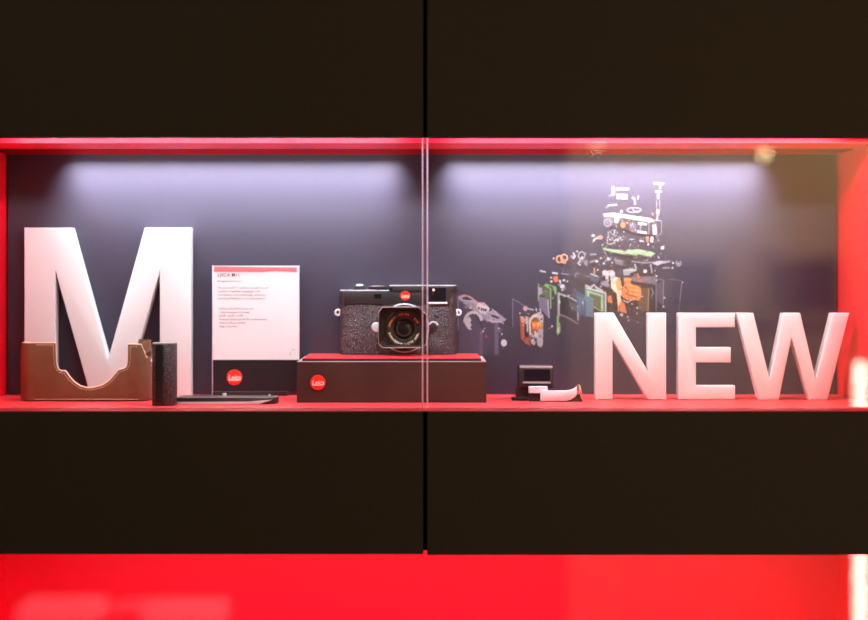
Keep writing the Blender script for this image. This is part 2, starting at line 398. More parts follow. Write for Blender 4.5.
ipoly(A([(235, 430), (362, 490), (362, 615), (235, 570)]), (.03, .025, .045)); ipoly(A([(300, 470), (362, 495), (362, 560), (310, 540)]), (.07, .08, .11)); iell(*A([(268, 432)])[0], 1.5, 1.3, (.3, .5, .25)); iell(*A([(300, 430)])[0], .9, .9, W)
iell(*A([(228, 480)])[0], .8, 2.2, (.5, .6, .45)); istroke(A([(216, 590), (214, 660)]), 2, GR)
ipoly(A([(355, 395), (430, 430), (430, 600), (370, 560)]), (.07, .12, .19)); istroke(A([(385, 440), (385, 590)]), .6, BL); istroke(A([(325, 420), (375, 445), (428, 470)]), .5, BL)
ipoly(A([(425, 360), (592, 400), (592, 560), (425, 470)]), (.16, .26, .24)); istroke(A([(440, 372), (588, 412), (586, 555)]), 1.3, (.62, .68, .72)); ipoly(A([(440, 390), (565, 430), (565, 560), (445, 500)]), (.36, .60, .30)); ipoly(A([(460, 410), (550, 438), (550, 548), (462, 500)]), (.10, .13, .08)); istroke(A([(430, 352), (470, 368), (495, 350), (515, 370), (560, 392)]), 1.8, (.5, .5, .56))
ipoly(A([(432, 430), (490, 450), (490, 600), (432, 590)]), (.12, .20, .26)); istroke(A([(432, 432), (488, 452), (486, 600)]), .7, BL); istroke(A([(440, 440), (440, 600)]), .6, BL); iell(*A([(410, 485)])[0], .9, 1.6, (.55, .65, .8)); iell(*A([(412, 490)])[0], .4, 6, BL)
iring(*A([(228, 148)])[0], 2.9, 3.4, 1.5, (.72, .30, .13)); iring(*A([(265, 140)])[0], 3.2, 3.6, 1.4, (.72, .34, .26)); ipoly(A([(240, 150), (285, 150), (275, 185), (245, 180)]), (.62, .25, .16))
iell(*A([(183, 143)])[0], .7, .9, W); iell(*A([(365, 88)])[0], .8, .8, W); iell(*A([(330, 130)])[0], 2.2, 1.6, GY); istroke(A([(335, 100), (350, 125), (335, 145)]), 1.2, W)
iring(*A([(400, 120)])[0], 3.2, 3.7, 1.1, (.45, .42, .50)); istroke(A([(400, 140), (372, 180), (390, 195)]), 1.6, (.42, .38, .46)); iring(*A([(432, 175)])[0], 1.5, 2.2, .9, GY)
for a, b, w in (((80, 238), (118, 248), 1.3), ((175, 255), (212, 260), 1.6), ((243, 260), (300, 268), 1.0), ((258, 232), (258, 242), .7), ((468, 112), (508, 112), 1.4), ((472, 165), (500, 160), .9)): istroke(A([a, b]), w, W if w > 1.1 else GY)
ipoly(A([(178, 285), (212, 278), (218, 318), (195, 330), (182, 310)]), OR)
for p, r in (((163, 292), .9), ((165, 322), 1.1), ((232, 318), 1.1), ((262, 312), 1.2), ((288, 322), .8), ((251, 360), 2.2), ((250, 388), .9), ((515, 165), 1.3), ((573, 183), .9), ((605, 150), 1.2), ((545, 140), .6), ((495, 5), 1), ((560, 40), .6), ((235, 335), .8)): iell(*A([p])[0], r*1.1, r, W)
istroke(A([(380, 265), (450, 285), (500, 268), (540, 290)]), .8, GY)
ipoly(A([(350, 250), (380, 260), (460, 290), (420, 340), (370, 320)]), (.055, .045, .065)); istroke(A([(350, 290), (355, 255), (385, 262)]), .7, GY)
istroke(A([(498, 220), (498, 260)]), 1.6, (.5, .25, .1)); ipoly(A([(465, 265), (545, 280), (520, 330), (470, 320)]), (.08, .11, .18)); istroke(A([(470, 262), (530, 285)]), 1.2, (.5, .52, .6))
A = Zm(580, 245, 7.233)            # main body block
ipoly(A([(150, 300), (275, 340), (270, 480), (190, 430), (190, 350)]), (.03, .025, .025)); ipoly(A([(195, 370), (225, 365), (235, 420), (205, 415)]), OR)
ipoly(A([(260, 230), (550, 300), (545, 490), (400, 470), (330, 430), (290, 330)]), (.035, .028, .03))
for k in range(3):
    p = [(160+k*30, 190+k*12), (190+k*30, 175+k*10), (200+k*30, 240+k*10), (170+k*28, 260+k*8)]; ipoly(A(p), (.62-.06*k, .58-.06*k, .58-.05*k))
ipoly(A([(165, 195), (235, 180), (255, 205), (235, 225), (190, 215)]), W); ipoly(A([(150, 270), (190, 255), (215, 290), (200, 305), (155, 290)]), GY); iell(*A([(175, 240)])[0], 1.4, 2.8, BK); iell(*A([(212, 240)])[0], 1.0, 3, BK)
ipoly(A([(225, 260), (255, 230), (290, 240), (300, 300), (330, 330), (290, 370), (300, 410), (275, 450), (265, 350), (225, 310)]), CR)
ipoly(A([(255, 260), (290, 240), (300, 330), (270, 330)]), OL)
ipoly(A([(315, 235), (365, 235), (370, 280), (440, 310), (445, 370), (430, 405), (385, 395), (340, 400), (300, 370), (300, 310), (320, 290)]), (.70, .22, .08))
for pts in (((320, 250), (370, 250)), ((330, 285), (420, 305)), ((345, 320), (440, 335)), ((350, 350), (430, 362))): istroke(A(pts), 1.6, (.82, .36, .13))
for pts in (((325, 300), (350, 330), (345, 345)), ((380, 285), (440, 300)), ((330, 350), (410, 378))): istroke(A(pts), 1.1, (.25, .06, .03))
ipoly(A([(290, 400), (320, 420), (340, 495), (285, 480)]), (.75, .20, .07)); istroke(A([(280, 430), (275, 480)]), .9, OL); istroke(A([(310, 400), (345, 415), (375, 395)]), .8, W)
ipoly(A([(440, 310), (500, 310), (495, 480), (415, 470), (420, 410), (445, 380)]), (.14, .085, .06)); istroke(A([(498, 315), (490, 490)]), 1.0, (.42, .24, .12)); istroke(A([(470, 330), (462, 480)]), .7, (.05, .06, .05))
ipoly(A([(370, 230), (545, 225), (545, 285), (480, 275), (380, 265)]), (.20, .17, .22)); istroke(A([(380, 265), (470, 290), (545, 310)]), 1.2, (.03, .02, .03)); istroke(A([(415, 210), (435, 260)]), 2.2, (.55, .18, .10))
ipoly(A([(310, 180), (380, 165), (410, 185), (360, 205), (360, 220), (315, 220)]), (.33, .37, .42)); istroke(A([(315, 182), (405, 180)]), .9, (.6, .62, .66)); ipoly(A([(245, 100), (320, 115), (300, 150), (255, 130)]), (.2, .17, .22)); istroke(A([(245, 105), (300, 118)]), .8, GY)
ipoly(A([(330, 110), (540, 130), (545, 200), (420, 195), (400, 160), (335, 150)]), (.035, .03, .05)); istroke(A([(375, 118), (460, 130), (540, 125)]), 1.3, (.28, .25, .34)); istroke(A([(395, 140), (405, 170)]), 1.6, (.4, .38, .46)); iell(*A([(470, 190)])[0], 2, 1.8, (.7, .7, .74)); istroke(A([(510, 140), (520, 200)]), 1.4, (.36, .34, .42))
ipoly(A([(520, 130), (560, 115), (640, 115), (645, 125), (590, 135), (560, 150)]), (.5, .48, .54)); istroke(A([(600, 120), (650, 118)]), 1.5, GY); istroke(A([(600, 165), (645, 165)]), 1.6, (.3, .27, .34)); iring(*A([(712, 130)])[0], 2.3, 3.0, 1.0, (.36, .33, .38), -.6, 3.9); iell(*A([(712, 135)])[0], 1, .9, W)
ipoly(A([(160, 18), (220, 30), (300, 38), (360, 55), (420, 70), (400, 82), (330, 72), (220, 48), (170, 35)]), (.34, .52, .30)); ipoly(A([(330, 38), (420, 30), (520, 50), (545, 62), (510, 85), (430, 68), (350, 58)]), (.36, .56, .33)); istroke(A([(327, 66), (410, 80)]), .9, BK); istroke(A([(300, 38), (320, 60)]), 1.6, (.35, .33, .16))
istroke(A([(75, 68), (115, 66)]), 1.4, GY); istroke(A([(75, 125), (110, 112), (130, 118)]), 1.5, GY)
for p, r in (((597, 20), 1.6), ((205, 100), 1.3), ((172, 132), 1.0), ((122, 118), 1.2), ((672, 130), 1.0), ((668, 165), .9), ((570, 92), .8), ((552, 225), 1.0), ((552, 255), .9), ((610, 382), .9), ((603, 445), 1.0), ((412, 455), .9), ((412, 495), .8), ((378, 425), 1.0), ((300, 505), 1.6), ((345, 520), .8), ((350, 545), .8), ((155, 95), .6), ((415, 558), .7), ((740, 270), .8), ((128, 180), .9), ((15, 90), 1.0)): iell(*A([p])[0], r, r*1.05, W)
istroke(A([(550, 240), (550, 480)]), .6, GY); ipoly(A([(555, 290), (605, 260), (600, 430), (555, 410)]), (.10, .085, .13)); istroke(A([(605, 255), (600, 430)]), .6, GY); istroke(A([(560, 245), (605, 255)]), .5, GY)
istroke(A([(640, 250), (690, 250), (738, 262), (715, 480)]), .6, (.2, .17, .2)); istroke(A([(735, 275), (722, 400)]), 1.0, (.24, .2, .26)); istroke(A([(515, 310), (530, 350), (515, 370)]), .8, GY)
istroke(A([(310, 520), (430, 560), (540, 590)]), .5, (.16, .13, .15))
istroke(A([(20, 55), (40, 60), (25, 100), (5, 130)]), 1.0, GY); istroke(A([(40, 125), (48, 150)]), 1.3, GY)
A = Zm(590, 175, 7.75)             # top cover and the small parts above it
ipoly(A([(100, 310), (200, 295), (260, 340), (260, 410), (160, 400), (100, 370)]), (.10, .085, .13)); iring(*A([(135, 370)])[0], 3.4, 3.8, 1.2, (.25, .23, .3)); iell(*A([(135, 370)])[0], 2.0, 2.4, (.16, .14, .22))
ipoly(A([(195, 330), (460, 360), (550, 360), (555, 440), (500, 465), (440, 455), (300, 430), (210, 400)]), (.05, .042, .055))
ipoly(A([(100, 300), (180, 292), (330, 315), (470, 335), (500, 355), (470, 368), (330, 345), (240, 330), (110, 322)]), (.44, .40, .47)); ipoly(A([(360, 330), (470, 335), (500, 355), (470, 368), (370, 350)]), (.52, .48, .55))
ipoly(A([(305, 365), (360, 375), (360, 450), (305, 430)]), (.12, .10, .20)); ipoly(A([(372, 365), (440, 375), (440, 390), (372, 382)]), W); ipoly(A([(365, 430), (440, 440), (440, 458), (365, 448)]), W); istroke(A([(390, 390), (390, 430)]), .8, GY)
ipoly(A([(480, 385), (515, 380), (520, 465), (485, 465)]), (.38, .34, .42)); istroke(A([(455, 370), (455, 460)]), .7, GY); istroke(A([(553, 360), (553, 450), (510, 480)]), .6, GY); istroke(A([(500, 350), (550, 355)]), 1.1, GY)
iell(*A([(255, 387)])[0], 2.4, 3.1, (.80, .20, .08)); iell(*A([(288, 372)])[0], 1.1, 1.1, (.5, .2, .08)); iell(*A([(205, 350)])[0], 2.4, 3.2, (.42, .42, .40))
for a, b, w in (((180, 95), (180, 145), 2.6), ((208, 108), (295, 110), 1.8), ((210, 155), (285, 157), 1.9), ((210, 178), (285, 182), 1.5), ((145, 162), (185, 158), .8), ((142, 235), (205, 232), 1.3), ((120, 255), (140, 245), .7), ((330, 175), (345, 190), 1.6), ((372, 165), (372, 185), 1.2), ((347, 195), (347, 225), 1.4), ((498, 64), (565, 66), 1.7), ((542, 75), (542, 105), 1.0), ((508, 128), (550, 130), 1.5), ((527, 130), (527, 180), 1.7), ((515, 195), (515, 270), .5), ((540, 195), (540, 280), .5), ((522, 310), (520, 345), 1.1)):
    istroke(A([a, b]), w, (.60, .57, .66) if w > .9 else GY)
iring(*A([(340, 272)])[0], 7, 2.4, 1.1, (.30, .26, .38)); istroke(A([(330, 262), (340, 280), (385, 280)]), .9, GY); iell(*A([(242, 283)])[0], 1.2, 1.3, W)
iell(*A([(525, 290)])[0], 1.7, 3.4, (.65, .28, .16)); iell(*A([(485, 302)])[0], .9, 1.6, (.5, .2, .15)); iell(*A([(523, 288)])[0], .8, 1.4, CR)
iell(*A([(78, 484)])[0], 2.8, 2.2, (.55, .22, .13)); iell(*A([(24, 470)])[0], 1.7, 1.3, (.55, .53, .56)); istroke(A([(30, 500), (45, 492), (60, 488)]), 1.6, (.5, .46, .48))
ipoly(A([(430, 480), (450, 470), (455, 520), (438, 525)]), (.72, .20, .10)); ipoly(A([(465, 485), (492, 478), (488, 525), (465, 520)]), (.55, .52, .58)); istroke(A([(385, 510), (412, 515)]), 1.8, (.5, .46, .52)); iell(*A([(450, 538)])[0], .8, 1.4, W); istroke(A([(510, 490), (540, 490)]), 1.0, DG); istroke(A([(510, 510), (540, 515)]), .9, DG); iell(*A([(560, 566)])[0], 1.7, 1.5, (.7, .68, .72))
rs = random.Random(3)
for k in range(70):
    x, y = rs.gauss(185, 30), rs.gauss(475, 42)
    if 110 < x < 265 and 395 < y < 560:
        (iell(*A([(x, y)])[0], rs.uniform(.3, .9), rs.uniform(.3, .9), rs.choice([W, GY, DG, GY, BK])) if k % 3 else iring(*A([(x, y)])[0], rs.uniform(1, 2.2), rs.uniform(1, 2.2), .5, rs.choice([GY, W, DG]), rs.uniform(0, 3), rs.uniform(3.5, 6), 8))
for k in range(60):
    iell(rs.uniform(598, 668), rs.gauss(256, 6), rs.uniform(.3, .9), rs.uniform(.3, .8), rs.choice([W, GY, GY, DG]))
for (x0_, x1_, y0_, y1_, n_) in ((592, 656, 262, 311, 150), (519, 545, 311, 347, 60), (603, 661, 214, 233, 60), (450, 505, 297, 322, 45), (541, 580, 284, 312, 30), (600, 660, 236, 262, 60)):
    for k in range(n_):
        xx, yy = rs.uniform(x0_, x1_), rs.uniform(y0_, y1_)
        if x0_ == 450: yy = 298+(xx-450)*.38+rs.uniform(-3, 5)
        an = rs.choice([.25, .25, PI/2, PI/2, rs.uniform(0, PI)]); ll = rs.uniform(.4, 2.2)
        istroke([(xx, yy), (xx+ll*math.cos(an), yy+ll*math.sin(an))], rs.uniform(.3, .9), rs.choice([W, GY, BK, BK, DG, DG, BK, OR if x0_ != 450 else GY]))
for k in range(26):
    iell(rs.uniform(590, 655), rs.uniform(236, 247), rs.uniform(.3, .7), rs.uniform(.3, .7), rs.choice([W, GY, GY, DG]))
me = bpy.data.meshes.new('exploded_camera_print'); pr.to_mesh(me); pr.free(); me.materials.append(M['print'])
po = bpy.data.objects.new('exploded_camera_print', me); COL.objects.link(po); po.parent = bp
me.transform(Matrix.Translation(-Vector(cab['_base'])))
po['label'] = 'printed picture of a camera taken apart into floating pieces'

# ================================================================= LETTERS
def letter(ch, px, s, th, m, label, cat='letter', group=None, bev=.0014, tz=None):
    pts = [(X(a, s), Z(b, s)) for a, b in px]
    zmin = min(p[1] for p in pts)
    pts = [(p[0], FLOOR+.0002 if abs(p[1]-zmin) < 1e-6 else p[1]) for p in pts]
    y = s*F
    o = MB().prism(pts, 'y', y, y+th, bev, 3).build('letter_'+ch, m, smooth=True)
    return tag(o, label, cat, group)
sM = sfloor(395.9)
letter('m', [(24.1, 395.9), (24.1, 227.6), (71.2, 227.6), (108, 359), (144.7, 227.6), (190.8, 227.6), (190.8, 395.9), (159.7, 395.9), (159.7, 271), (124.8, 395.9), (90.2, 395.9), (55.3, 271), (55.3, 395.9)][::-1],
       sM, .022, M['white'], 'large white capital letter M standing at the back left of the niche')
sN = sfloor(400.0)
letter('n', [(595.4, 400), (595.4, 313), (613.8, 313), (648, 371.3), (648, 313), (666.3, 313), (666.3, 400), (648, 400), (612.7, 340.4), (612.7, 400)][::-1], sN, .02, M['frost'],
       'small frosted white letter N, first letter of the right-hand word')
letter('e', [(678.5, 400), (678.5, 313), (735, 313), (735, 327.5), (696.1, 327.5), (696.1, 347.4), (731, 347.4), (731, 362.5), (696.1, 362.5), (696.1, 385.6), (735.3, 385.6), (735.3, 400)][::-1], sN, .02, M['frost'],
       'small frosted white letter E with three arms, middle letter of the right-hand word')
letter('w', [(759.2, 400), (736.8, 313), (753.4, 313), (769.8, 379), (783.2, 313), (800.4, 313), (815.8, 379), (832.5, 313), (849.5, 313), (827.8, 400), (809.4, 400), (791.7, 338), (779, 400)][::-1], sfloor(400.3), .02, M['frost'],
       'small frosted white letter W, last letter of the right-hand word beside the red side wall')

# ================================================================= LEATHER HALF CASE
sC = sfloor(401.4); yc0 = sC*F
case = thing('camera_half_case', 'tan leather camera half case with pale stitching, standing before the large letter', 'case', (X(86, sC), yc0+.022, FLOOR))
prof = [(23.6, 343), (40, 343), (55.5, 343), (55.7, 356), (56.2, 363), (57.2, 367), (59, 370), (61.5, 371), (65, 371), (67, 373.3), (69.5, 377), (74.3, 382.2), (80.3, 386.2), (87.6, 388), (92.7, 387.8), (101.8, 385.6), (109.5, 380.6), (115.3, 373.9), (118.5, 370), (121.5, 369.2), (124.5, 368.4), (127, 366), (128.2, 361), (128.2, 352), (128.2, 344.4), (135, 344.4), (141.8, 344.8), (143.7, 349), (146, 354)]
# plan path: front left to right, round the right end, back, round the left end
dep = .044; Rr = .014; xl, xr = X(18.2, sC), X(148.4, sC)
path = []
def arcs(cx, cy, a0, a1, n, zf):
    for k in range(n+1):
        a = a0+(a1-a0)*k/n; path.append((cx+Rr*math.cos(a), cy+Rr*math.sin(a), math.cos(a), math.sin(a), zf(k/n)))
znotch = Z(357.5, sC); zhi = Z(343, sC); zlow = Z(393, sC)
fr = []
for a, b in prof[3:-4]:
    fr.append((X(a, sC), yc0, 0, -1, Z(b, sC)))
xfl, xfr = xl+Rr, xr-Rr
arcs(xl+Rr, yc0+Rr, PI, 1.5*PI, 10, lambda t: znotch if t < .25 else (znotch+(zhi-znotch)*min(1, (t-.25)/.08) if t < .33 else zhi))
path.append((X(45, sC), yc0, 0, -1, zhi)); path.append((X(55.5, sC), yc0, 0, -1, zhi))
path += fr
path.append((X(128.3, sC), yc0, 0, -1, Z(344.4, sC))); path.append((X(135, sC), yc0, 0, -1, Z(344.4, sC)))
arcs(xr-Rr, yc0+Rr, 1.5*PI, 2*PI, 12, lambda t: Z(344.6, sC) if t < .25 else (Z(344.6, sC)+(znotch-Z(344.6, sC))*min(1, (t-.25)/.3)))
arcs(xr-Rr, yc0+dep-Rr, 0, .5*PI, 10, lambda t: znotch+(zhi-znotch)*min(1, t*2))
path.append((X(132, sC), yc0+dep, 0, 1, zhi)); path.append((X(130, sC), yc0+dep, 0, 1, zlow)); path.append((X(42, sC), yc0+dep, 0, 1, zlow)); path.append((X(40, sC), yc0+dep, 0, 1, zhi))
arcs(xl+Rr, yc0+dep-Rr, .5*PI, PI, 10, lambda t: zhi+(znotch-zhi)*max(0, t*2-1))
bm = bmesh.new(); T = .0024; rings = []
for (x, y, nx, ny, zt) in path:
    col = [(x-nx*.003, y-ny*.003, FLOOR+.0002), (x-nx*.0009, y-ny*.0009, FLOOR+.0010), (x, y, FLOOR+.003), (x, y, zt-.0006), (x-nx*.0006, y-ny*.0006, zt), (x-nx*(T-.0006), y-ny*(T-.0006), zt), (x-nx*T, y-ny*T, zt-.0006), (x-nx*T, y-ny*T, FLOOR+.003)]
    rings.append([bm.verts.new(p) for p in col])
n = len(rings); mi_faces = []
for i in range(n):
    A_, B_ = rings[i], rings[(i+1) % n]
    for k in range(7):
        f = bm.faces.new((A_[k], B_[k], B_[k+1], A_[k+1])); f.material_index = 1 if k >= 6 else 0
bm.faces.new([r[0] for r in rings]); f = bm.faces.new([r[7] for r in rings][::-1]); f.material_index = 1
bmesh.ops.recalc_face_normals(bm, faces=bm.faces)
mb = MB(); mb.bm.free(); mb.bm = bm
mb.build('shell', [M['tan'], M['taninner']], case, smooth=True)
# pale edging carrying the highlight on the cut edge, and the stitches beside it
edge = [(p[0]-p[2]*T/2, p[1]-p[3]*T/2, p[4]+.0001) for p in path[2:2+9+len(fr)+4+9]]
MB().tube(edge, .0011, 8).build('edge_highlight', M['cream'], case, smooth=True)
st = MB()
def stitches(px, off=(0, 0)):
    pts = [(X(a, sC)+off[0], Z(b, sC)+off[1]) for a, b in px]
    for (x0, z0), (x1, z1) in zip(pts, pts[1:]):
        L = math.hypot(x1-x0, z1-z0); k = max(1, int(L/.0026)); dx, dz = (x1-x0)/L, (z1-z0)/L
        for i in range(k):
            c0 = (x0+(x1-x0)*(i+.2)/k, z0+(z1-z0)*(i+.2)/k); c1 = (x0+(x1-x0)*(i+.75)/k, z0+(z1-z0)*(i+.75)/k)
            st.tube([(c0[0], yc0-.0002, c0[1]), (c1[0], yc0-.0002, c1[1])], .00042, 5)
stitches([(36, 345), (53.6, 345)]); stitches([(53.6, 345), (53.8, 357), (54.3, 364), (55.8, 368.4), (58.5, 371.8), (61.5, 373), (64, 373), (68, 378.6), (73.3, 383.9), (79.8, 388.2), (87.6, 390), (92.7, 389.8), (102.4, 387.5), (110.6, 382.4), (116.8, 375.2), (119.5, 371.8), (125.4, 370.2), (128.7, 367.2), (130.2, 361), (130.2, 346.4)])
stitches([(130.2, 346.4), (138, 346.4)]); stitches([(34, 399.3), (138, 399.3)]) 
st.build('stitching', M['thread'], case, smooth=True)
# strap tabs curling round both upper corners
def ribbon(pts, z0, z1, name, mt):
    b = bmesh.new(); v = []
    for i, (x, y) in enumerate(pts):
        a = pts[max(0, i-1)]; c2 = pts[min(len(pts)-1, i+1)]; d = Vector((c2[0]-a[0], c2[1]-a[1])).normalized(); nn = Vector((d.y, -d.x))*.0011
        za, zb = z0(i/(len(pts)-1)), z1(i/(len(pts)-1))
        v.append([b.verts.new((x+nn.x, y+nn.y, za)), b.verts.new((x+nn.x, y+nn.y, zb)), b.verts.new((x-nn.x, y-nn.y, zb)), b.verts.new((x-nn.x, y-nn.y, za))])
    for p, q in zip(v, v[1:]):
        for k in range(4): b.faces.new((p[k], q[k], q[(k+1) % 4], p[(k+1) % 4]))
    b.faces.new(v[0]); b.faces.new(v[-1]); bmesh.ops.recalc_face_normals(b, faces=b.faces)
    m_ = MB(); m_.bm.free(); m_.bm = b
    return m_.build(name, mt, case, smooth=True)
cx_ = X(148.2, sC)-.013
tabp = [(cx_-.004+.0*k, yc0+dep-.006) for k in range(1)]+[(cx_+.0115*math.sin(a), yc0+.024-.013*math.cos(a)) for a in [PI-.2-k*(PI-.5)/14 for k in range(15)]]
ribbon(tabp, lambda t: Z(349+7*max(0, t-.45)/.55, sC), lambda t: Z(340.2+1.5*t, sC)-(.0 if t < .9 else .004*(t-.9)/.1), 'strap_tab', M['tan'])
MB().lathe([(.0006, -.0016), (.0019, -.0012), (.0019, 0)], (cx_+.0062, yc0+.0115, Z(352.5, sC)), 'y', 20).build('snap_stud', M['silver'], case, smooth=True)

# ================================================================= HAND GRIP
sG = sfloor(406.2); yg = sG*F
grip = thing('camera_hand_grip', 'black camera hand grip with upright block and long flat base plate beside the tan case', 'camera accessory', (X(165, sG), yg+.02, FLOOR))
pl = [(X(152.3, sG), yg+.009), (X(153.2, sG), yg+.004), (X(156, sG), yg+.0015), (X(165.4, sG), yg), (X(167, sG), yg+.0002), (X(174, sG), yg+.004), (X(175.4, sG), yg+.007), (X(175.4, sG), yg+.026), (X(174, sG), yg+.028), (X(154, sG), yg+.028), (X(152.3, sG), yg+.026)]
pl = [(a-.0017, b) for a, b in pl]; gz1 = Z(343.2, sG)
MB().prism(pl, 'z', FLOOR+.0005, gz1-.001, .0006, 2).build('upright_grip', M['gripleather'], grip, smooth=True)
MB().prism([(X(151, sG)+(p[0]-X(151, sG))*.97+.0004, yg+(p[1]-yg)*.97+.0005) for p in pl], 'z', gz1-.001, gz1+.0002, .0003, 1).build('grip_cap', M['boxedge'], grip)
MB().box(X(155.1, sG), X(163.4, sG), yg+.00005, yg+.004, FLOOR+.004, gz1-.002, .0004).build('smooth_facing', M['blackplastic'], grip)
b_ = MB().lathe([(.0045, 0), (.0045, -.0016), (.0036, -.002), (.0, -.002)], (X(151.1, sG), yg+.0115, Z(363.2, sG)), 'x', 24).build('round_button', M['silver'], grip, smooth=True)
MB().lathe([(.0026, -.0019), (.0026, -.0024), (0, -.0024)], (X(151.1, sG), yg+.0115, Z(363.2, sG)), 'x', 20).build('button_centre', M['badge'], b_, smooth=True)
sP = sfloor(404.3); yp = sP*F; xe = X(276.8, sP)
pp = [(X(160, sP), yp), (xe-.010, yp), (xe-.003, yp+.004), (xe, yp+.012), (xe, yp+.026), (xe-.004, yp+.034), (xe-.011, yp+.038), (X(160, sP), yp+.038)]
plt = MB().prism(pp, 'z', FLOOR+.0005, FLOOR+.0075, .0005, 2).build('base_plate', M['blackplastic'], grip, smooth=True)
MB().prism([(X(175.6, sP), FLOOR+.0028), (X(175.6, sP), FLOOR+.0005), (X(259, sP), FLOOR+.0005), (X(272, sP), FLOOR+.0052), (X(262, sP), FLOOR+.0045), (X(250, sP), FLOOR+.0032)], 'y', yp-.0006, yp+.0004).build('silver_edge', M['whitemetal'], plt)
MB().prism([(p[0]-.0008, yp+.0012+(p[1]-yp)*.94) for p in pp], 'z', FLOOR+.0075, FLOOR+.0079).build('top_sheet', M['boxedge'], plt)
MB().prism([(X(178, sP), yp+.006), (X(268, sP), yp+.006), (xe-.004, yp+.014), (xe-.004, yp+.028), (X(268, sP), yp+.034), (X(178, sP), yp+.034)], 'z', FLOOR+.0079, FLOOR+.0082).build('rubber_pad', M['blackmetal'], plt)
MB().lathe([(.0024, 0), (.0024, .0030), (.0018, .0034), (0, .0034)], (X(222.4, sP), yp+.02, FLOOR+.0082), 'z', 24).build('tripod_screw', M['whitemetal'], plt, smooth=True)
MB().lathe([(.0012, 0), (.0012, .0022), (0, .0024)], (X(269, sP)-.001, yp+.018, FLOOR+.0082), 'z', 16).build('locating_pin', M['whitemetal'], plt, smooth=True)

# ================================================================= TEXT SIGN
sS = sfloor(395.6); ys = sS*F
sign = thing('text_sign', 'upright white information card with printed text over a black plate', 'sign', (X(255, sS), ys+.008, FLOOR))
def logo(parent, cx, cz, y, r, s, base=True):
    b = MB().lathe([(r*.98, .0), (r, -.0003), (r*.96, -.0007), (0, -.0007)], (cx, y, cz), 'y', 40).build('red_badge', M['badge'], parent, smooth=True)
    t = MB(); text_bm(t, 'Leica', r*.92, cx-.02*r, y-.0009, cz-r*.30, 'CENTER', .28, .0001, r*.012, sx=.86)
    t.box(cx-r*.72, cx+r*.62, y-.001, y-.0008, cz-r*.42, cz-r*.36)
    t.build('badge_lettering', M['badgewhite'], b)
    return b
x0, x1 = X(212.4, sS), X(299.5, sS); zt = Z(265.2, sS); zc = Z(359.8, sS)
MB().box(x0, x1, ys+.0026, ys+.0046, FLOOR+.0002, zt, .0003, 1).build('acrylic_sheet', M['acrylic'], sign)
MB().box(x0-.0006, x0, ys+.001, ys+.0048, FLOOR+.0002, zt).build('sheet_edge', M['edge'], sign)
card = MB().box(x0+.0002, x1-.0004, ys+.001, ys+.0022, zc, zt-.0006).build('paper_card', M['card'], sign)
MB().prism([(X(214, sS), Z(266.4, sS)), (X(214, sS), Z(271.9, sS)), (X(262, sS), Z(272.2, sS)), (X(275, sS), Z(271.2, sS)), (X(297, sS), Z(272.2, sS)), (X(297, sS), Z(267.4, sS))], 'y', ys+.0007, ys+.0012).build('rose_band', M['cardred'], card)
t = MB()
text_bm(t, 'LEICA M11', .0060, X(217.4, sS), ys+.0008, Z(276.6, sS), depth=.0001, bold=.00005, sx=1.0)
t.build('heading', M['ink'], card)
t = MB()
text_bm(t, 'A Legend Reinvented', .0034, X(217.4, sS), ys+.0009, Z(282, sS), depth=.00005, sx=1.0)
for i, s_ in enumerate(['The new Leica M11 combines the experience of', 'traditional rangefinder photography with', 'contemporary camera technology, delivering a', 'maximum of flexibility to every photographer.']):
    text_bm(t, s_, .0034, X(217.4, sS), ys+.0009, Z(288.7+i*3.55, sS), depth=.00005, sx=.94)
for i, s_ in enumerate(['Full-frame BSI CMOS Sensor with', 'Triple Resolution Technology', '60 MP - 36 MP - 18 MP', 'Electronic Shutter and 64 GB internal memory', 'Made for iPhone and iPad', 'Made in Germany']):
    text_bm(t, s_, .0034, X(219, sS), ys+.0009, Z(309.6+i*3.55, sS), depth=.00005, sx=.92)
t.box(X(290, sS), X(290.3, sS), ys+.0008, ys+.0011, Z(356, sS), Z(351.5, sS)); t.box(X(292, sS), X(295, sS), ys+.0008, ys+.0011, Z(350.1, sS), Z(349.7, sS))
t.build('body_text', M['inksoft'], card)
pb = MB().box(x0+.0008, X(296.3, sS), ys+.0012, ys+.0024, Z(391.5, sS), zc-.0002, .0002, 1).build('black_plate', M['plateblack'], sign)
MB().box(x0+.0008, X(287.5, sS), ys-.004, ys+.012, FLOOR+.0002, FLOOR+.0052, .0006).build('foot', M['blackplastic'], sign)
logo(pb, X(234.4, sS), Z(377.4, sS), ys+.0013, 7.8*sS, sS)

# ================================================================= BOX UNDER THE CAMERA
sB = sfloor(402.6); yb = sB*F
bx = thing('presentation_box', 'dark brown flat box with red badge and red-topped raised lid under the camera', 'box', (X(391, sB), yb+.06, FLOOR))
bx0, bx1 = X(296.8, sB), X(486.4, sB); ztop = Z(362, sB); yend = YB-.003
mbx = MB(); mbx.box(bx0, bx1, yb, yend, FLOOR+.0001, ztop, .0005, 1)
mbx.build('tray', M['box'], bx)
MB().box(bx0+.0002, bx1-.0002, yb+.0002, yend-.0002, ztop, ztop+.0007).build('rim', M['boxedge'], bx)
ztl = E-.0914; li = .0058
lid = MB().box(bx0+li, bx1-li, yb+li+.002, yend-.003, ztop+.0007, ztl-.0004, .0004, 1).build('lid', M['boxdark'], bx)
MB().box(bx0+li+.0002, bx1-li-.0002, yb+li+.0022, yend-.0032, ztl-.0004, ztl).build('lid_top', M['lidtop'], lid)
logo(bx, X(318, sB), Z(382.5, sB), yb+.0001, 7.6*sB, sB)

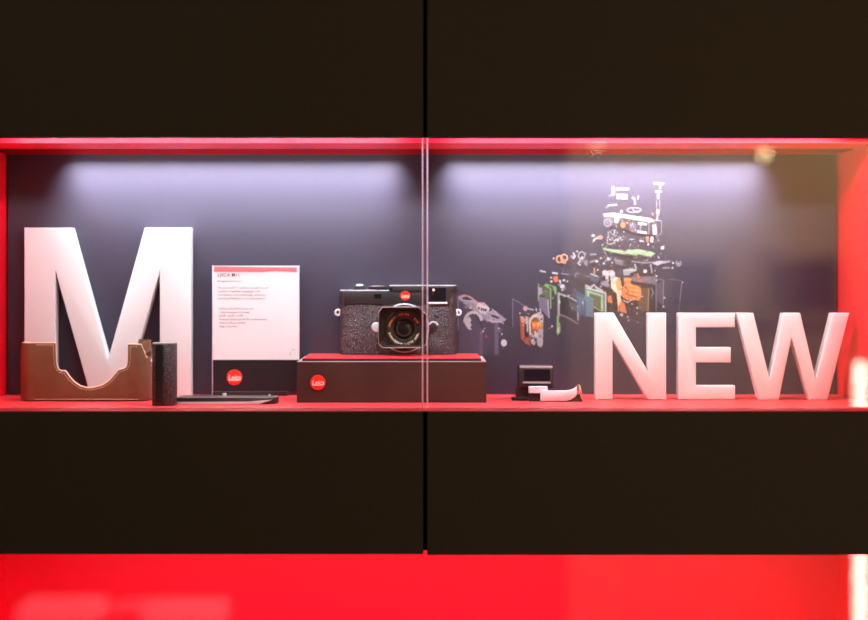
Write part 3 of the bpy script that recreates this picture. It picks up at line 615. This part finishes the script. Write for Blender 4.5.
# ================================================================= CAMERA
sK = 1.518/1241; yk = sK*F
cam_t = thing('rangefinder_camera', 'black rangefinder camera with pebbled leather and square lens hood on a box', 'camera', (X(398, sK), yk+.017, ztl))
def stad(x0, x1, y0, y1, r, nl=True, nr=True, k=8):
    pts = []
    def arc(cx, cy, a0):
        for i in range(k+1): pts.append((cx+r*math.cos(a0+PI/2*i/k), cy+r*math.sin(a0+PI/2*i/k)))
    if nl: arc(x0+r, y0+r, PI)
    else: pts.append((x0, y0))
    if nr: arc(x1-r, y0+r, 1.5*PI); arc(x1-r, y1-r, 0)
    else: pts.extend([(x1, y0), (x1, y1)])
    if nl: arc(x0+r, y1-r, PI/2)
    else: pts.append((x0, y1))
    return pts
kx0, kx1 = X(339, sK), X(457.2, sK); ky1 = yk+.033
MB().prism(stad(kx0, kx1, yk, ky1, .0155), 'z', ztl+.0022, Z(292.8, sK)).build('leather_body', M['leather'], cam_t, smooth=True)
MB().prism(stad(kx0-.0002, kx1+.0002, yk-.0003, ky1+.0003, .0155), 'z', ztl, ztl+.0022, .0004, 2).build('bottom_plate', M['blackmetal'], cam_t, smooth=True)
tp = MB()
tp.prism(stad(kx0-.0004, X(449.4, sK), yk-.0018, ky1-.0005, .0155, True, False), 'z', Z(303.8, sK), Z(290.8, sK), .0006, 2)
tp.prism(stad(X(389, sK), kx1+.0003, yk-.0018, ky1-.0005, .0155, False, True), 'z', Z(292.8, sK), Z(285.9, sK), .0006, 2)
tpo = tp.build('top_plate', M['blackmetal'], cam_t, smooth=True)
# pale sheets standing in for the highlight along the top edges
eg = MB()
eg.prism([(p[0]*1.0, p[1]) for p in stad(kx0+.0006, X(388.5, sK), yk-.0012, ky1-.001, .015, True, False)], 'z', Z(290.8, sK)-.0002, Z(290.8, sK)+.0010, .0005, 2)
eg.prism(stad(X(389.4, sK), kx1-.0006, yk-.0012, ky1-.001, .015, False, True), 'z', Z(285.9, sK)-.0002, Z(285.9, sK)+.0010, .0005, 2)
eg.build('top_edge_highlight', M['whitemetal'], tpo, smooth=True)
yt = yk-.0018
# shutter release dial, speed dial
zl = Z(290.8, sK)
MB().lathe([(.0072, 0), (.0072, .0046), (.0062, .0054), (.0, .0054)], (X(359.2, sK), yk+.013, zl+.0006), 'z', 32).build('release_dial', M['blackmetal'], cam_t, smooth=True)
MB().lathe([(.0046, 0), (.0048, .0012), (.003, .0022), (0, .0018)], (X(359.2, sK), yk+.013, zl+.0060), 'z', 28).build('shutter_button', M['whitemetal'], cam_t, smooth=True)
dd = MB()
for i in range(40):
    a = 2*PI*i/40; dd.lathe([(.0006, 0), (.0006, .0042)], (X(377.5, sK)+.0112*math.cos(a), yk+.015+.0112*math.sin(a), zl+.0006), 'z', 6)
dd.lathe([(.0112, 0), (.0112, .0044), (.0100, .005), (0, .005)], (X(377.5, sK), yk+.015, zl+.0006), 'z', 40)
dl = dd.build('speed_dial', M['blackplastic'], cam_t, smooth=True)
MB().lathe([(.0075, 0), (.0072, .0007), (0, .0008)], (X(377.5, sK), yk+.015, zl+.0056), 'z', 32).build('dial_cap', M['boxedge'], dl, smooth=True)
MB().box(X(389.3, sK), X(392.4, sK), yt-.0003, yt+.002, Z(290.6, sK), Z(287.6, sK)).build('notch', M['carcass'], tpo)
# rangefinder window, viewfinder window
def rectframe(x0, x1, z0, z1, w, y0, y1, name, m, par):
    f = MB(); f.box(x0-w, x1+w, y0, y1, z0-w, z0, .0001, 1); f.box(x0-w, x1+w, y0, y1, z1, z1+w, .0001, 1); f.box(x0-w, x0, y0, y1, z0, z1); f.box(x1, x1+w, y0, y1, z0, z1)
    return f.build(name, m, par)
w1 = MB().box(X(374.2, sK), X(381.4, sK), yt-.0005, yt+.001, Z(298.7, sK), Z(294, sK)).build('rangefinder_window', M['carcass'], cam_t)
rectframe(X(374.2, sK), X(381.4, sK), Z(298.7, sK), Z(294, sK), .0006, yt-.0004, yt, 'window_frame', M['blackmetal'], w1)
vx0, vx1, vz0, vz1 = X(427.4, sK), X(445.8, sK), Z(301.8, sK), Z(288, sK)
w2 = MB().box(vx0, vx1, yt-.0004, yt+.001, vz0, vz1).build('viewfinder_window', M['window'], cam_t)
ff = MB(); ff.box(vx0, vx1+.0018, yt-.0016, yt, vz0-.0026, vz0-.0002, .0004, 2); ff.build('window_sill', M['whitemetal'], w2)
MB().box(vx1+.0002, vx1+.0024, yt-.0012, yt, vz0-.002, vz1+.001, .0003, 1).build('window_frame', M['blackmetal'], w2)
MB().prism([(X(437.2, sK)+4.6*sK*math.cos(a)*(1 if abs(math.cos(a)) < .8 else .95), Z(296, sK)+3.6*sK*math.sin(a)) for a in [2*PI*k/20 for k in range(20)]], 'y', yt-.0007, yt-.0004).build('inner_lens', M['lens'], w2)
MB().lathe([(.0016, 0), (.0016, -.0004), (0, -.0005)], (X(433.7, sK), yt-.0004, Z(289.9, sK)), 'y', 16).build('sensor_dot', M['texttan'], w2)
logo(cam_t, X(405.3, sK), Z(295.8, sK), yt, 4.9*sK, sK)
# strap lugs
for sx, px in ((-1, 337.4), (1, 458.4)):
    cx, cz = X(px, sK), Z(312.6, sK)
    lug = MB().lathe([(.0022, 0), (.0022, .005)], (X(340.5 if sx < 0 else 456.2, sK)-.0025, yk+.0125, cz), 'x', 14).build('strap_lug', M['silver'], cam_t, smooth=True)
    MB().tube([(cx+.0032*math.cos(a), yk+.0112, cz+.0032*math.sin(a)) for a in [2*PI*k/22 for k in range(22)]], .0012, 8, closed=True).build('lug_ring', M['whitemetal'], lug, smooth=True)
# lens
ax, az = X(404.4, sK), Z(328, sK)
yh = yk-.050
lens = MB().lathe([(.0286, -.0005), (.0286, -.0022), (.0265, -.004), (.0265, -.012), (.0245, -.0135), (.0245, -.022), (.0262, -.023), (.0262, -.033), (.0238, -.034), (.0238, -.036), (0, -.036)], (ax, yk, az), 'y', 72).build('lens_barrel', M['blackmetal'], cam_t, smooth=True)
MB().lathe([(.0302, .0005), (.0302, -.0026), (.0297, -.0032), (.0285, -.0032), (.0285, -.0004)], (ax, yk, az), 'y', 72).build('lens_mount', M['whitemetal'], cam_t, smooth=True)
MB().lathe([(.0238, -.036), (.0238, -.0405), (.0215, -.0415), (.0205, -.0400), (.0150, -.0385), (.0145, -.0375), (.0142, -.0385), (.0128, -.0380), (.0125, -.0360)], (ax, yk, az), 'y', 72).build('front_ring', M['lensring'], lens, smooth=True)
MB().lathe([(.0126, -.0362), (.0110, -.0372), (.0070, -.0384), (.0035, -.0389), (0, -.0390)], (ax, yk, az), 'y', 56).build('front_element', M['lens'], lens, smooth=True)
MB().lathe([(.0095, -.0380), (.0092, -.0383), (.0088, -.0382)], (ax, yk, az), 'y', 48).build('element_ring', M['hood'], lens, smooth=True)
tl = MB(); RT = .0180
def arctext(s_, a_mid, size, top, mi, step):
    n = len(s_)
    for i, ch in enumerate(s_):
        if ch == ' ': continue
        a = a_mid+(i-(n-1)/2)*step*(-1 if top else 1)
        r = RT-(size*.35 if top else -size*.35)
        x, z = ax+r*math.cos(a), az+r*math.sin(a)
        rot = (PI/2-a) if top else (-PI/2-a)
        text_bm(tl, ch, size, x, yk-.0406, z, 'CENTER', 0, .00012, .00005, rot=rot, mi=mi)
arctext('LEICA', PI/2, .0038, True, 0, .145)
arctext('SUMMICRON-M 1:2/35 ASPH.', -PI/2, .0036, False, 1, .112)
arctext('3958214', PI*.83, .0032, True, 0, .12)
arctext('E39', PI*.19, .0034, True, 0, .14)
tl.build('lens_lettering', [M['textred'], M['texttan']], lens)
# square hood: tapered frame with a cut-away corner towards the viewfinder
def octo(hw, hh, c, cr): return [(-hw+c, hh), (hw-cr, hh), (hw, hh-cr*.9), (hw, -hh+c), (hw-c, -hh), (-hw+c, -hh), (-hw, -hh+c), (-hw, hh-c*1.35)]
ox, oz = X(402.5, yh/F)-ax, Z(327.3, yh/F)-az
bm = bmesh.new()
specs = [(.0262, .0222, .006, .010, -.033), (.0286, .0242, .0046, .0098, -.050), (.0288, .0244, .0046, .0098, -.0508), (.0276, .0232, .0042, .0094, -.0508), (.0272, .0228, .0042, .0092, -.0498), (.0240, .0212, .006, .0095, -.0405), (.0232, .0206, .006, .0095, -.0405)]
rings = []
for hw, hh, c_, cr, yy in specs:
    rings.append([bm.verts.new((ax+ox+p[0], yk+yy, az+oz+p[1])) for p in octo(hw, hh, c_, cr)])
for A_, B_ in zip(rings, rings[1:]):
    for k in range(8): bm.faces.new((A_[k], A_[(k+1) % 8], B_[(k+1) % 8], B_[k]))
# rear wall of the hood with a round hole the barrel pokes through
for A_ in (rings[0], rings[-1]):
    yv = A_[0].co.y
    hole = []
    for k in range(64):
        a = 2*PI*k/64; hole.append(bm.verts.new((ax+.0190*math.cos(a), yv, az+.0190*math.sin(a))))
    es = [bm.edges.new((hole[k], hole[(k+1) % 64])) for k in range(64)]
    es += [e for e in bm.edges if e.verts[0] in A_ and e.verts[1] in A_]
    bmesh.ops.triangle_fill(bm, edges=es, use_beauty=True)
bmesh.ops.recalc_face_normals(bm, faces=bm.faces)
mb = MB(); mb.bm.free(); mb.bm = bm
hd = mb.build('lens_hood', M['hood'], lens)
fr_ = MB(); o1 = octo(.0289, .0245, .0046, .0098)
fr_.tube([(ax+ox+p[0]*.985, yk-.0508, az+oz+p[1]*.985) for p in o1], .00052, 8, closed=True)
fr_.build('hood_rim', M['boxedge'], hd, smooth=True)
MB().lathe([(.0, -.003), (.0052, -.002), (.0062, .001), (.0060, .006)], (X(376.6, sK-.000008), yk-.020, Z(326.8, sK)), 'y', 28).build('focus_tab', M['whitemetal'], lens, smooth=True)
# release button and selector lever right of the lens
MB().lathe([(.0049, .0), (.0049, -.006), (.004, -.007), (0, -.0072)], (X(433.4, sK), yk, Z(326, sK)), 'y', 28).build('release_button', M['blackmetal'], cam_t, smooth=True)
MB().tube([(X(433.4, sK)+.0051*math.cos(a), yk-.0058, Z(326, sK)+.0051*math.sin(a)) for a in [.25+k*(PI-.5)/12 for k in range(13)]], .0011, 8).build('button_collar', M['whitemetal'], cam_t, smooth=True)
MB().lathe([(.0025, .0), (.0025, -.003), (.0015, -.0038), (0, -.004)], (X(436.8, sK), yk, Z(315.6, sK)), 'y', 20).build('selector_pin', M['blackmetal'], cam_t, smooth=True)

# ================================================================= CLIP-ON VIEWFINDER + THUMB REST
sV = sfloor(401.0); yv = sV*F+.012; sv = yv/F
vf = thing('clip_on_viewfinder', 'small black clip-on electronic viewfinder with dark window right of the box', 'camera accessory', (X(535, sv), yv+.015, FLOOR))
MB().box(X(518.2, sv), X(553.6, sv), yv, yv+.030, Z(388.5, sv), Z(365.7, sv), .0022, 4).build('housing', M['blackmetal'], vf, smooth=True)
MB().box(X(519.8, sv), X(552.6, sv), yv-.0005, yv+.004, Z(368.4, sv), Z(366.0, sv), .0006, 2).build('top_edge', M['boxedge'], vf, smooth=True)
wv = MB().box(X(523.8, sv), X(550, sv), yv-.0007, yv+.002, Z(381.2, sv), Z(369.4, sv), .0008, 2).build('window', M['window'], vf)
MB().box(X(522.8, sv), X(550.6, sv), yv-.0014, yv+.002, Z(383.6, sv), Z(381.6, sv), .0005, 2).build('window_sill', M['boxedge'], wv, smooth=True)
MB().box(X(523, sv), X(523.9, sv), yv-.0012, yv+.002, Z(381.6, sv), Z(369.2, sv)).build('window_side', M['blackmetal'], wv)
MB().box(X(516.2, sv), X(534, sv), yv+.004, yv+.024, FLOOR+.0035, Z(388.3, sv), .0008).build('neck', M['box'], vf)
MB().prism(stad(X(511.5, sv), X(529.5, sv), yv-.008, yv+.02, .007), 'z', FLOOR+.0002, FLOOR+.0035, .0006, 2).build('mounting_foot', M['blackplastic'], vf, smooth=True)
sT = sfloor(400.3); yT = sfloor(401.8)*F
tr = thing('thumb_rest', 'satin silver thumb rest with upturned end lying before the small black viewfinder', 'camera accessory', (X(560, sT), yT+.006, FLOOR))
s_ = yT/F
def zz(py): return FLOOR+(401.6-py)*s_
MB().prism([(X(a, s_), zz(b)) for a, b in [(540.5, 390.4), (540.5, 400.8), (566, 400.8), (571, 399.6), (575, 396.8), (577.6, 393.6), (576.8, 386.6), (574.5, 388.2), (571, 389.6), (566, 390.4)]], 'y', yT, yT+.005, .0005, 2).build('curved_arm', M['whitemetal'], tr, smooth=True)
MB().prism([(X(a, s_), zz(b)) for a, b in [(577.0, 385), (577.8, 394), (582.3, 393.4), (580.0, 384.6)]], 'y', yT-.0006, yT+.006, .0004, 2).build('end_tip', M['silver'], tr, smooth=True)
MB().box(X(529, s_), X(548, s_), yT+.003, yT+.014, zz(393.2), zz(386.6), .0005).build('shoe_mount', M['whitemetal'], tr)
MB().prism([(X(a, s_), zz(b)) for a, b in [(529.5, 393), (529.5, 401.4), (541, 401.4), (541, 393)]], 'y', yT+.0045, yT+.012).build('gap_shade_block', M['boxdark'], tr)  # dark block painting the shaded gap below the shoe mount
MB().prism([(X(a, s_), zz(b)) for a, b in [(540, 401.5), (583, 401.5), (579.6, 393.8), (577.2, 394.4), (574.5, 398), (568, 401)]], 'y', yT+.0015, yT+.009).build('dark_underside', M['boxdark'], tr)  # dark wedge under the arm and tip

# ================================================================= SHOP SIDE (seen only mirrored in the panes)
struct('wall_recess', MB().box(.62, RX1, RY0, RY0+.04, 0, RH), m_wallL).name = 'trim_1'
m_col = mat('pale_column', (.80, .66, .46), .7)
struct('trim_2', MB().box(.52, .70, RY0+.04, RY0+.14, 0, RH), m_col)
m_pic = mat('picture_dark', (.03, .02, .035), .6); m_frm = mat('picture_frame', (.45, .35, .27), .6)
for (xa, xb, lab) in ((1.22, 1.56, 'dark framed picture on the warm wall, right-hand one'), (.86, 1.12, 'dark framed picture on the warm wall, left-hand one')):
    f = thing('framed_picture', lab, 'picture', ((xa+xb)/2, RY0+.05, E-.10))
    MB().box(xa, xb, RY0+.041, RY0+.06, E-.16, E+.12, .004).build('frame', m_frm, f)
    MB().box(xa+.05, xb-.05, RY0+.06, RY0+.064, E-.11, E+.07).build('print', m_pic, f)
def mirx(px, y): return (px-425)*((2*YI-y)/F)
def mirz(py, y): return E-(py-280)*((2*YI-y)/F)
m_tube = mat('tube_glow', (.9, .85, .8), .5, emit=(1, .66, .52), estr=30)
yt_ = -1.0
fl = thing('tube_lamp', 'slim upright glowing tube lamp mirrored at the right edge of the glass', 'lamp', (mirx(861.5, yt_), yt_, 0))
MB().lathe([(.018, .05), (.018, mirz(362, yt_)-.004), (.014, mirz(362, yt_)), (0, mirz(362, yt_))], (mirx(861.5, yt_), yt_, 0), 'z', 20).build('tube', m_tube, fl, smooth=True)
MB().lathe([(.11, 0), (.11, .02), (.03, .03), (.03, .05), (0, .05)], (mirx(861.5, yt_), yt_, 0), 'z', 32).build('base', M['blackmetal'], fl, smooth=True)
m_bulb = mat('bulb_glow', (.9, .8, .6), .5, emit=(1, .70, .36), estr=17); m_bulb2 = mat('bulb_dim', (.9, .8, .6), .5, emit=(1, .68, .38), estr=7)
for px, py, yy, mt_, lab in ((765, 154, -1.9, m_bulb, 'bright pendant bulb mirrored near the upper right corner of the niche'), (597, 146, -2.1, m_bulb2, 'faint pendant bulb mirrored on the red strip above the print')):
    x_, z_ = mirx(px, yy), mirz(py, yy)
    p_ = thing('pendant_lamp', lab, 'lamp', (x_, yy, z_))
    MB().lathe([(0, -.02), (.014, -.014), (.02, 0), (.014, .014), (.006, .02)], (x_, yy, z_), 'z', 20).build('bulb', mt_, p_, smooth=True)
    MB().lathe([(.009, .02), (.009, .05), (.003, .055), (.003, RH-z_)], (x_, yy, z_), 'z', 12).build('cord', M['blackplastic'], p_, smooth=True)
yl = -1.9
m_pale = mat('bench_pale', (.7, .55, .6), .6, emit=(1, .55, .7), estr=1.1)
lb = thing('light_box', 'long low glowing display box mirrored in the lower red pane', 'lamp', (mirx(130, yl), yl, 0))
MB().box(mirx(28, yl), mirx(110, yl), yl, yl+.2, mirz(612, yl), mirz(595, yl), .02, 4).build('glowing_panel', m_pale, lb, smooth=True)
MB().box(mirx(150, yl), mirx(230, yl), yl, yl+.2, mirz(614, yl), mirz(597, yl), .02, 4).build('glowing_panel', m_pale, lb, smooth=True)
MB().box(mirx(20, yl), mirx(240, yl), yl, yl+.3, 0, mirz(614, yl)).build('base', m_wallD, lb)
for px, py in ((120, 606), (130, 600), (137, 607), (145, 599)):
    MB().lathe([(0, -.015), (.012, -.008), (.015, 0), (.012, .008), (0, .015)], (mirx(px, yl), yl+.05, mirz(py, yl)), 'z', 16).build('glowing_dot', m_pale, lb, smooth=True)

# room lights
def area(name, loc, rot, sx, sy, e, col):
    L = bpy.data.lights.new(name, 'AREA'); L.shape = 'RECTANGLE'; L.size = sx; L.size_y = sy; L.energy = e; L.color = col
    o = bpy.data.objects.new(name, L); COL.objects.link(o); o.location = loc; o.rotation_euler = rot; return o
cl = thing('ceiling_light', 'square ceiling light of the shop, out of view on the left', 'lamp', (-1.3, 0, RH-.03))
MB().box(-1.65, -.95, -.35, .35, RH-.03, RH, .005).build('frame', m_alu, cl)
area('ceiling_light_glow', (-1.3, 0, RH-.035), (0, 0, 0), 0.6, .6, 12, (1, .86, .62))
wl = thing('wall_washer', 'ceiling spot bar washing the warm wall behind the viewer', 'lamp', (1.9, -1.7, RH-.08))
MB().box(1.0, 2.8, -1.76, -1.66, RH-.08, RH, .005).build('housing', M['blackmetal'], wl)
area('wall_washer_glow', (1.9, -1.72, RH-.09), (math.radians(-55), 0, 0), 1.7, .06, 170, (1, .74, .48))

# world, camera, view
w = bpy.data.worlds.new('world'); scene.world = w; w.use_nodes = True
w.node_tree.nodes['Background'].inputs[0].default_value = (.02, .017, .015, 1)
w.node_tree.nodes['Background'].inputs[1].default_value = .3
cd = bpy.data.cameras.new('camera'); co = bpy.data.objects.new('camera', cd); COL.objects.link(co)
co.location = (0, 0, E); co.rotation_euler = (PI/2, 0, 0)
cd.sensor_width = 36; cd.lens = F/868*36
cd.shift_x = (434-425)/868; cd.shift_y = -(310-280)/868
cd.dof.use_dof = True; cd.dof.focus_distance = 2.06; cd.dof.aperture_fstop = cd.lens/1000/.030
cd.clip_start = .05
scene.camera = co
scene.view_settings.view_transform = 'Standard'; scene.view_settings.look = 'None'
scene.view_settings.exposure = .2; scene.view_settings.gamma = 1; scene.view_settings.use_curve_mapping = False
for o in bpy.data.objects:
    if '_base' in o: del o['_base']
